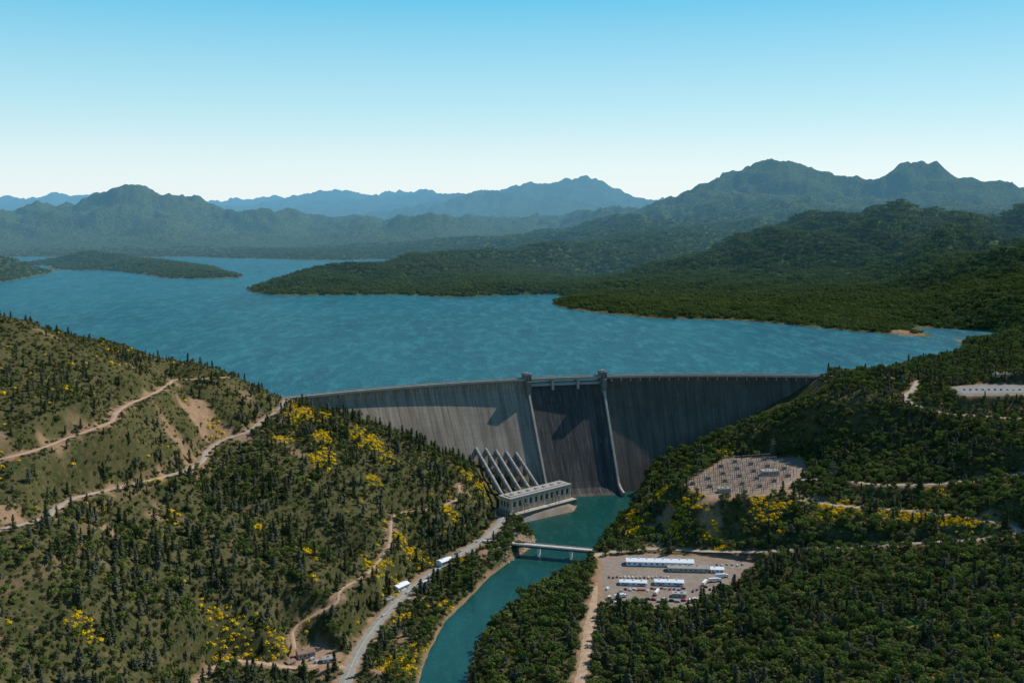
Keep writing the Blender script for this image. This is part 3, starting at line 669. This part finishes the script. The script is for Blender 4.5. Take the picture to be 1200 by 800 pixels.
# ------------------------------------------------------------------ switchyard + pylons
sy=empty('electrical_switchyard')
mb=MB(); mt=MB()
cc=Vector(S(868,560,-88)); ax=Vector((.96,.28,0)); ay=Vector((-.28,.96,0))
for i in range(11):
    for j in range(9):
        c=cc+ax*((i-5)*15)+ay*((j-4)*17)
        if float(sdf(pads['switch'][0],np.array([c.x]),np.array([c.y]))[0])>-6: continue
        for s_ in (-6,6):
            p=c+ax*s_; mb.beam((p.x,p.y,-88.2),(p.x,p.y,-77.5),.3)
        p=c-ax*6.5;q=c+ax*6.5; mb.beam((p.x,p.y,-77.7),(q.x,q.y,-77.7),.34); mb.beam((p.x,p.y,-80.5),(q.x,q.y,-80.5),.15)
        for s_ in (-4,0,4):
            p=c+ax*s_+ay*5; mb.beam((p.x,p.y,-88),(p.x,p.y,-83.5),.18); mb.beam((p.x,p.y,-83.5),(p.x,p.y,-82),.35,0,6)
        if (i+j)%3==0: mt.box((c.x,c.y+6,-86.3),(5,3.4,3.6),.3); mt.box((c.x,c.y+6,-84.1),(3,1.2,.8),.3)
mb.obj('gantries',[M_dsteel],sy); mt.obj('transformers',[M_cdark],sy)
def pylon(u,v,z,h=34):
    x,y,_=S(u,v,z); g=float(height(x,y)); mb=MB(); b=2.8; lv=8
    def cr(k,f): w_=b*(1-.8*f); return (k[0]*w_,k[1]*w_,f*h)
    cs=((-1,-1),(1,-1),(1,1),(-1,1))
    for i in range(lv):
        f0,f1=i/lv,(i+1)/lv
        for q in range(4):
            k,k2=cs[q],cs[(q+1)%4]; mb.beam(cr(k,f0),cr(k,f1),.14); mb.beam(cr(k,f0),cr(k2,f1),.07); mb.beam(cr(k2,f0),cr(k,f1),.07)
    for zz,w_ in ((.72,6),(.84,5),(.96,4)):
        for s_ in (-1,1): mb.beam((0,0,h*zz+1),(s_*w_,0,h*zz),.14); mb.beam((0,0,h*zz-.6),(s_*w_,0,h*zz),.1); mb.beam((s_*w_,0,h*zz),(s_*w_,0,h*zz-2),.1)
    o=mb.obj('transmission_tower',[M_dsteel]); o.location=(x,y,g-.5); o.rotation_euler=(0,0,.5)
pylon(905,530,-80,28); pylon(870,600,-103,24); pylon(975,560,-80,24)
# ------------------------------------------------------------------ tree prototypes
def proto_coll(n): return bpy.data.collections.new(n)
def leafquad(mb,c,nrm,s,rg,mi=0):
    nrm=Vector(nrm); nrm.normalize(); a=nrm.orthogonal().normalized(); b=nrm.cross(a); t=rg.uniform(0,6.28)
    u=(a*math.cos(t)+b*math.sin(t))*s; w=nrm.cross(u)*rg.uniform(.5,.9); c=Vector(c)
    k=len(mb.V); mb.V+=[tuple(c-u-w*.6),tuple(c+u*.2-w),tuple(c+u+w*.3),tuple(c-u*.1+w)]; mb.F.append((k,k+1,k+2,k+3)); mb.I.append(mi)
def conifer(name,seed,h,r,mat,coll,whorl=15,open_=.12,pw=.75):
    rg=random.Random(seed); mb=MB(); lean=Vector((rg.uniform(-.6,.6),rg.uniform(-.6,.6),h))
    mb.beam((0,0,-.8),lean*.5,h*.02,1,6,h*.014); mb.beam(lean*.5,lean,h*.014,1,6,.03)
    for i in range(whorl):
        f=open_+(1-open_)*(i+rg.uniform(-.4,.4))/whorl; f=min(f,.985); ax_=lean*f
        rr=r*((1-f)**pw)*(.55+.45*min(1,(f-open_+.12)*4))*rg.uniform(.65,1.25)+.3
        nb=rg.randint(4,7)
        for b in range(nb):
            t=6.28*b/nb+rg.uniform(-.6,.6)+i; q=rr*rg.uniform(.45,1.25); dx,dy=math.cos(t),math.sin(t)
            if i%2==0: mb.beam(ax_,(ax_.x+dx*q*.9,ax_.y+dy*q*.9,ax_.z-q*.1),.07,1,3,.02)
            for g in (.35,.68,1.0):
                s=.42+.30*r*(1-f)*.5+rg.uniform(0,.3)
                leafquad(mb,(ax_.x+dx*q*g+rg.uniform(-.3,.3),ax_.y+dy*q*g+rg.uniform(-.3,.3),ax_.z-q*g*.1+rg.uniform(-.4,.5)),(dx*.6+rg.uniform(-.5,.5),dy*.6+rg.uniform(-.5,.5),.9),s,rg)
    for g in range(4): leafquad(mb,lean*(.96+.015*g),(rg.uniform(-1,1),rg.uniform(-1,1),.3),.4,rg)
    return mb.obj(name,[mat,M_bark],coll=coll)
def broadleaf(name,seed,h,r,mat,coll,lobes=9,q=40):
    rg=random.Random(seed); mb=MB(); mb.beam((0,0,-.8),(0,0,h*.35),h*.035,1,6,h*.025)
    for i in range(lobes):
        t=6.28*i/lobes*1.62; rad=r*rg.uniform(.3,.75); zc=h*rg.uniform(.35,.80)
        if i==0: rad=r*.1; zc=h*.8
        c=Vector((math.cos(t)*rad,math.sin(t)*rad,zc)); mb.beam((0,0,h*.3),c,h*.018,1,4,.05)
        lr=r*rg.uniform(.28,.52)
        for k in range(q):
            d=Vector((rg.gauss(0,1),rg.gauss(0,1),rg.gauss(.3,1))).normalized()
            p=c+Vector((d.x,d.y,d.z*.85))*lr*rg.uniform(.75,1.12)
            leafquad(mb,p,d+Vector((rg.uniform(-.4,.4),rg.uniform(-.4,.4),rg.uniform(-.1,.4))),rg.uniform(.4,.75),rg)
    return mb.obj(name,[mat,M_bark],coll=coll)
def shrub(name,seed,r,mat,coll,q=50):
    rg=random.Random(seed); mb=MB(); 
    for k in range(4): mb.beam((0,0,-.3),(rg.uniform(-.5,.5)*r,rg.uniform(-.5,.5)*r,r*.7),.07,1,3,.02)
    for k in range(q):
        d=Vector((rg.gauss(0,1),rg.gauss(0,1),abs(rg.gauss(.2,.8)))).normalized(); p=Vector((d.x*r,d.y*r,d.z*r*.75+.1))*rg.uniform(.6,1.1)
        leafquad(mb,p,d+Vector((rg.uniform(-.5,.5),rg.uniform(-.5,.5),.3)),rg.uniform(.28,.55),rg)
    return mb.obj(name,[mat,M_bark],coll=coll)
def grove(name,seed,mat,coll,rad=15,nc=18):
    rg=random.Random(seed); mb=MB()
    for i in range(nc):
        t=rg.uniform(0,6.28); q=rad*math.sqrt(rg.random()); cx,cy=math.cos(t)*q,math.sin(t)*q; con=rg.random()<.3
        h=rg.uniform(8,14) if con else rg.uniform(5,10); r=rg.uniform(2.2,3.2) if con else rg.uniform(3.0,5.2)
        for k in range(22):
            if con:
                f=rg.uniform(.12,1); a=rg.uniform(0,6.28); rr=r*(1-f)**.8+.2; d=Vector((math.cos(a),math.sin(a),.6)); p=(cx+d.x*rr,cy+d.y*rr,h*f); s=1.1*(1.25-f)
            else:
                d=Vector((rg.gauss(0,1),rg.gauss(0,1),abs(rg.gauss(0,1)))).normalized(); p=(cx+d.x*r,cy+d.y*r,h*.3+d.z*h*.6); s=1.5
            leafquad(mb,p,d+Vector((rg.uniform(-.2,.2),rg.uniform(-.2,.2),.0)),s,rg)
    return mb.obj(name,[mat],coll=coll)
ML_pine=leaf_mat('pine_needles',(.055,.080,.035),(.11,.135,.062),(.075,.10,.045))
ML_gpine=leaf_mat('grey_pine_needles',(.115,.13,.09),(.19,.20,.14),(.135,.145,.095))
ML_oak=leaf_mat('oak_leaves',(.065,.110,.028),(.18,.235,.062),(.14,.19,.055))
ML_oak2=leaf_mat('spring_leaves',(.19,.26,.06),(.28,.33,.085),(.22,.28,.07))
ML_oak3=leaf_mat('olive_leaves',(.11,.125,.055),(.18,.19,.09),(.14,.155,.07))
ML_shr=leaf_mat('brush_leaves',(.085,.10,.038),(.17,.165,.072),(.12,.125,.05))
ML_brm=leaf_mat('broom_flowers',(.78,.50,.015),(.88,.60,.02),(.60,.46,.03),dk=.85)
ML_far=leaf_mat('distant_foliage',(.065,.105,.036),(.16,.205,.068),(.14,.175,.06))
cp=proto_coll('pine_tree_kinds'); co_=proto_coll('oak_tree_kinds'); cs_=proto_coll('shrub_kinds'); cb=proto_coll('broom_kinds'); cg=proto_coll('woodland_kinds')
for i in range(4): conifer('pine_tree_%d'%i,20+i,[13,12,15,10][i],[3.0,3.3,3.4,3.0][i],[ML_pine,ML_gpine,ML_pine,ML_gpine][i],cp,open_=[.12,.25,.1,.2][i],pw=[.75,.5,.7,.45][i])
for i in range(6): broadleaf('oak_tree_%d'%i,40+i,[9,8,10,7,8,11][i],[4.6,4.0,5.0,3.8,4.2,4.6][i],[ML_oak,ML_oak3,ML_oak,ML_oak2,ML_oak3,ML_oak][i],co_,lobes=[9,7,10,8,8,11][i])
for i in range(3): shrub('shrub_%d'%i,60+i,[1.5,1.9,1.3][i],ML_shr,cs_)
for i in range(2): shrub('broom_%d'%i,70+i,[1.4,1.7][i],ML_brm,cb)
for i in range(5): grove('woodland_%d'%i,80+i,ML_far,cg)
def scatter(name,x,y,z,scl,idx,coll):
    n_=len(x); me=bpy.data.meshes.new(name); me.vertices.add(n_); me.vertices.foreach_set('co',np.stack([x,y,z],-1).astype(np.float32).ravel())
    for k,a,ty in (('scl',scl,'FLOAT'),('rot',R_.uniform(0,6.28,n_),'FLOAT'),('idx',idx,'INT')):
        at=me.attributes.new(k,ty,'POINT'); at.data.foreach_set('value',a.astype(np.float32 if ty=='FLOAT' else np.int32))
    me.update(); o=link(bpy.data.objects.new(name,me))
    ng=bpy.data.node_groups.new(name,'GeometryNodeTree'); ng.interface.new_socket(name='Geometry',in_out='INPUT',socket_type='NodeSocketGeometry'); ng.interface.new_socket(name='Geometry',in_out='OUTPUT',socket_type='NodeSocketGeometry')
    N=ng.nodes; gi=N.new('NodeGroupInput'); go=N.new('NodeGroupOutput'); ip=N.new('GeometryNodeInstanceOnPoints'); ci=N.new('GeometryNodeCollectionInfo')
    ci.inputs['Collection'].default_value=coll; ci.inputs['Separate Children'].default_value=True; ci.inputs['Reset Children'].default_value=True
    def na(nm,ty): q=N.new('GeometryNodeInputNamedAttribute'); q.data_type=ty; q.inputs['Name'].default_value=nm; return q.outputs['Attribute']
    cx=N.new('ShaderNodeCombineXYZ'); lk_=ng.links.new
    lk_(na('rot','FLOAT'),cx.inputs[2]); lk_(gi.outputs[0],ip.inputs['Points']); lk_(ci.outputs[0],ip.inputs['Instance']); ip.inputs['Pick Instance'].default_value=True
    lk_(na('idx','INT'),ip.inputs['Instance Index']); lk_(cx.outputs[0],ip.inputs['Rotation']); lk_(na('scl','FLOAT'),ip.inputs['Scale']); lk_(ip.outputs[0],go.inputs[0])
    md=o.modifiers.new('scatter','NODES'); md.node_group=ng; return o
def jit(sp,x0,x1,y0,y1):
    gx,gy=np.meshgrid(np.arange(x0,x1,sp),np.arange(y0,y1,sp)); gx=gx.ravel();gy=gy.ravel()
    m=np.abs(gx)<gy*.60+75; gx=gx[m];gy=gy[m]
    return gx+R_.uniform(-.5,.5,gx.size)*sp,gy+R_.uniform(-.5,.5,gx.size)*sp
def valid(x,y,mr=2.5,mp=3):
    h=height(x,y); ok=(np.abs(x)<y*.60+70)&(samp(DR,x,y)>mr)&(samp(PADD,x,y)>mp)&(samp(RD,x,y)>2.5)
    t_=RA-np.hypot(x-OX,y-OY); a_=np.arctan2(x-OX,y-OY); ins=(a_>aL-8/RA)&(a_<aR+8/RA)
    ok&=~(ins&(t_>-40)&(t_<16)); ok&=~(ins&(t_>=16)&(h<-14-(t_-14)/SL+1))
    ok&=~((y>1480)&(h<-3)); ok&=h>-149
    ok&=sdf([(-72,1445),(-20,1300),(70,1375),(100,1430),(10,1470)],x,y)>1
    return ok,h
BR=[(355,492,-15,30),(425,515,-38,26),(445,530,-50,20),(385,545,-50,14),(340,480,-8,14),(270,745,-110,22),(320,745,-120,16),(470,780,-144,24),(450,690,-136,22),(480,650,-130,20),(560,560,-105,24),(575,575,-120,18),(530,600,-115,14),(500,760,-146,16),(760,590,-118,30),(740,620,-136,20),(800,612,-118,30),(900,605,-105,26),(980,600,-95,28),(1060,605,-90,26),(1120,615,-86,24),(840,635,-130,16),(380,520,-35,16),(730,560,-128,14),(800,545,-100,12),(625,555,-115,14),(470,720,-142,14),(1100,570,-66,14),(700,560,-130,10),(370,560,-60,14),(200,600,-30,10),(850,525,-80,14),(600,690,-146,12),(520,710,-146,14),(250,470,30,14),(330,520,-25,12),(790,630,-134,16),(440,560,-65,12),(540,660,-145,14),(100,760,-60,12),(180,560,-8,10),(300,610,-60,10),(360,650,-95,12)]
BRM=np.zeros(T.shape)
for u,v,z,rad in BR:
    X0,Y0,_=S(u,v,z); fi,fj=ij(X0,Y0); i0,i1=max(0,int(fi)-60),min(NEAR,int(fi)+60); j0,j1=max(0,int(fj)-60),min(NA,int(fj)+60)
    xs,ys=X[i0:i1,j0:j1],Y[i0:i1,j0:j1]
    BRM[i0:i1,j0:j1]=np.maximum(BRM[i0:i1,j0:j1],1-sstep(rad*.45,rad*1.35,np.hypot(xs-X0,ys-Y0)+rad*1.0*fbm(xs,ys,20,3,131)))
x,y=jit(6.3,-1000,1250,560,1950); ok,h=valid(x,y); x,y,h=x[ok],y[ok],h[ok]
den=fbm(x,y,120,3,101); fine=fbm(x,y,30,2,111); bare=samp(BARE,x,y); grs=samp(GRASS,x,y)
isL=x<-20
upper=isL&(h>10)
pr=np.where(isL,.60+.9*den+.5*fine,.86+.7*den+.5*fine); pr=np.where(upper,.22+.7*den+.3*fine,pr)
riv=samp(RD,x,y); pr=np.where(riv<28,.95,pr)
pr=pr*(1-np.clip(bare*1.2,0,1))*(1-.9*grs)*(1-.8*samp(BRM,x,y))
k=R_.random(len(x))<pr; x,y,h,isL,den,upper=x[k],y[k],h[k],isL[k],den[k],upper[k]
riv=samp(RD,x,y)
pc=np.where(isL,.42,.12)+.6*fbm(x,y,80,2,121); pc=np.where(riv<25,.03,pc); pc=np.where(h>-10,pc+.1,pc)
cn=R_.random(len(x))<pc
sc=R_.uniform(.0,1,len(x))**1.3*.85+.5; sc=sc*np.where(upper,.8,1)*np.where(h>-20,.88,1)
sc=np.where(isL&~cn,sc*.8,sc)
ii=R_.randint(0,4,len(x)); io=R_.randint(0,6,len(x))
cl=fbm(x,y,55,2,161); io=np.where((cl>.25)&(R_.random(len(x))<.6),3,io); io=np.where((cl<-.25)&(R_.random(len(x))<.6),1,io)
scatter('pine_forest',x[cn],y[cn],h[cn],sc[cn],ii[cn],cp)
scatter('oak_woodland',x[~cn],y[~cn],h[~cn],sc[~cn],io[~cn],co_)
x,y=jit(3.8,-800,1000,560,1650); ok,h=valid(x,y,1.0,1); x,y,h=x[ok],y[ok],h[ok]
bare=samp(BARE,x,y); grs=samp(GRASS,x,y); br_=samp(BRM,x,y)
q=fbm(x,y,60,3,141)
isb=R_.random(len(x))<np.maximum(br_*.85,.015)
isL=x<-20
pr=np.where(isL,.62+.6*q,.45+.5*q)*(1-np.clip(bare,0,.97))*(1-.8*grs)
k=(R_.random(len(x))<pr)|(isb&(bare<.9)&(br_>.1)); x,y,h,isb=x[k],y[k],h[k],isb[k]
sc=R_.uniform(.5,1.7,len(x)); ii=R_.randint(0,3,len(x))
scatter('hillside_brush',x[~isb],y[~isb],h[~isb],sc[~isb],ii[~isb],cs_)
scatter('yellow_broom_bushes',x[isb],y[isb],h[isb],sc[isb]*1.25,ii[isb]%2,cb)
r=1800.0; X1=[];Y1=[]
while r<6400:
    step=max(17.0,r*.0050); a=np.arange(-.60,.60,step/r); rr=r+R_.uniform(-.5,.5,a.size)*step; aa=a+R_.uniform(-.5,.5,a.size)*step/r
    X1.append(rr*np.sin(aa)); Y1.append(rr*np.cos(aa)); r+=step*.95
x=np.concatenate(X1); y=np.concatenate(Y1); h=height(x,y)
ok=(h>-3.5)&~((np.hypot(x,y)<1950)&(y<1900)&(x<900))
x,y,h=x[ok],y[ok],h[ok]
pr=(1.05+.7*fbm(x,y,260,3,151)-.9*samp(BARE,x,y))*(1-sstep(5200,6400,np.hypot(x,y)))
k=R_.random(len(x))<pr; x,y,h=x[k],y[k],h[k]
sc=R_.uniform(.7,1.1,len(x))
scatter('distant_forest',x,y,h-1.5,sc,R_.randint(0,5,len(x)),cg)
rg=random.Random(3); mb=MB()
for i in range(420):
    u,v=rg.choice([(612,640),(600,650),(590,660),(705,640),(560,700),(640,690),(618,630),(600,640)]); x0,y0,_=S(u+rg.uniform(-14,14),v+rg.uniform(-8,8),-149)
    g=float(height(x0,y0)); s=rg.uniform(.6,2.2)
    if g<-152: continue
    b=len(mb.V); pts=[(0,0,1),(1,0,.2),(.3,.9,.1),(-.8,.6,.2),(-.8,-.6,.1),(.3,-1,.2),(0,0,-1)]
    mb.V+=[(x0+p[0]*s*rg.uniform(.7,1.2),y0+p[1]*s*rg.uniform(.7,1.2),g+p[2]*s*.7) for p in pts]
    for k in range(5): mb.F+= [(b,b+1+k,b+1+(k+1)%5),(b+6,b+1+(k+1)%5,b+1+k)]; mb.I+=[0,0]
mb.obj('river_rocks',[M_rock])
# ------------------------------------------------------------------ light
el,az=math.radians(42),math.radians(52)
sd=Vector((math.sin(az)*math.cos(el),math.cos(az)*math.cos(el),math.sin(el)))
sun=bpy.data.lights.new('sun','SUN'); sun.energy=5.0; sun.angle=math.radians(.5); sun.color=(1,.95,.86)
so=link(bpy.data.objects.new('sun',sun)); so.rotation_euler=(-sd).to_track_quat('-Z','Y').to_euler(); so.location=(0,0,900)
w=bpy.data.worlds.new('World'); scene.world=w; w.use_nodes=True; nt=w.node_tree; nt.nodes.clear()
o=nt.nodes.new('ShaderNodeOutputWorld'); bg=nt.nodes.new('ShaderNodeBackground'); sk=nt.nodes.new('ShaderNodeTexSky'); sk.sky_type='NISHITA'; sk.sun_disc=False
sk.sun_elevation=el; sk.sun_rotation=az; sk.air_density=1.0; sk.dust_density=.3; sk.ozone_density=1.5; sk.altitude=600
bg.inputs[1].default_value=.10
tc=nt.nodes.new('ShaderNodeTexCoord'); sx=nt.nodes.new('ShaderNodeSeparateXYZ'); nt.links.new(tc.outputs['Generated'],sx.inputs[0])
rp=nt.nodes.new('ShaderNodeValToRGB'); e=rp.color_ramp.elements
stops=[(0,(.86,.97,.99)),(.035,(.80,.95,.98)),(.09,(.50,.84,.94)),(.19,(.13,.60,.88)),(.45,(.07,.28,.56)),(1,(.03,.12,.30))]
while len(e)<len(stops): e.new(.5)
for i,(p,c) in enumerate(stops): e[i].position=p; e[i].color=(*c,1)
nt.links.new(sx.outputs[2],rp.inputs[0])
sc_=nt.nodes.new('ShaderNodeVectorMath'); sc_.operation='SCALE'; sc_.inputs['Scale'].default_value=10.0; nt.links.new(rp.outputs[0],sc_.inputs[0])
mx=nt.nodes.new('ShaderNodeMix'); mx.data_type='RGBA'; mx.inputs[0].default_value=.85; nt.links.new(sk.outputs[0],mx.inputs[6]); nt.links.new(sc_.outputs[0],mx.inputs[7])
nt.links.new(mx.outputs[2],bg.inputs[0]); nt.links.new(bg.outputs[0],o.inputs[0])
scene.view_settings.view_transform='Standard'; scene.view_settings.look='None'; scene.view_settings.exposure=0
cam=bpy.data.cameras.new('camera'); cam.lens=36; cam.sensor_width=36; cam.clip_end=150000; cam.clip_start=5
co=link(bpy.data.objects.new('camera',cam)); co.location=(0,0,CAMZ); co.rotation_euler=(math.pi/2-P,0,0); scene.camera=co
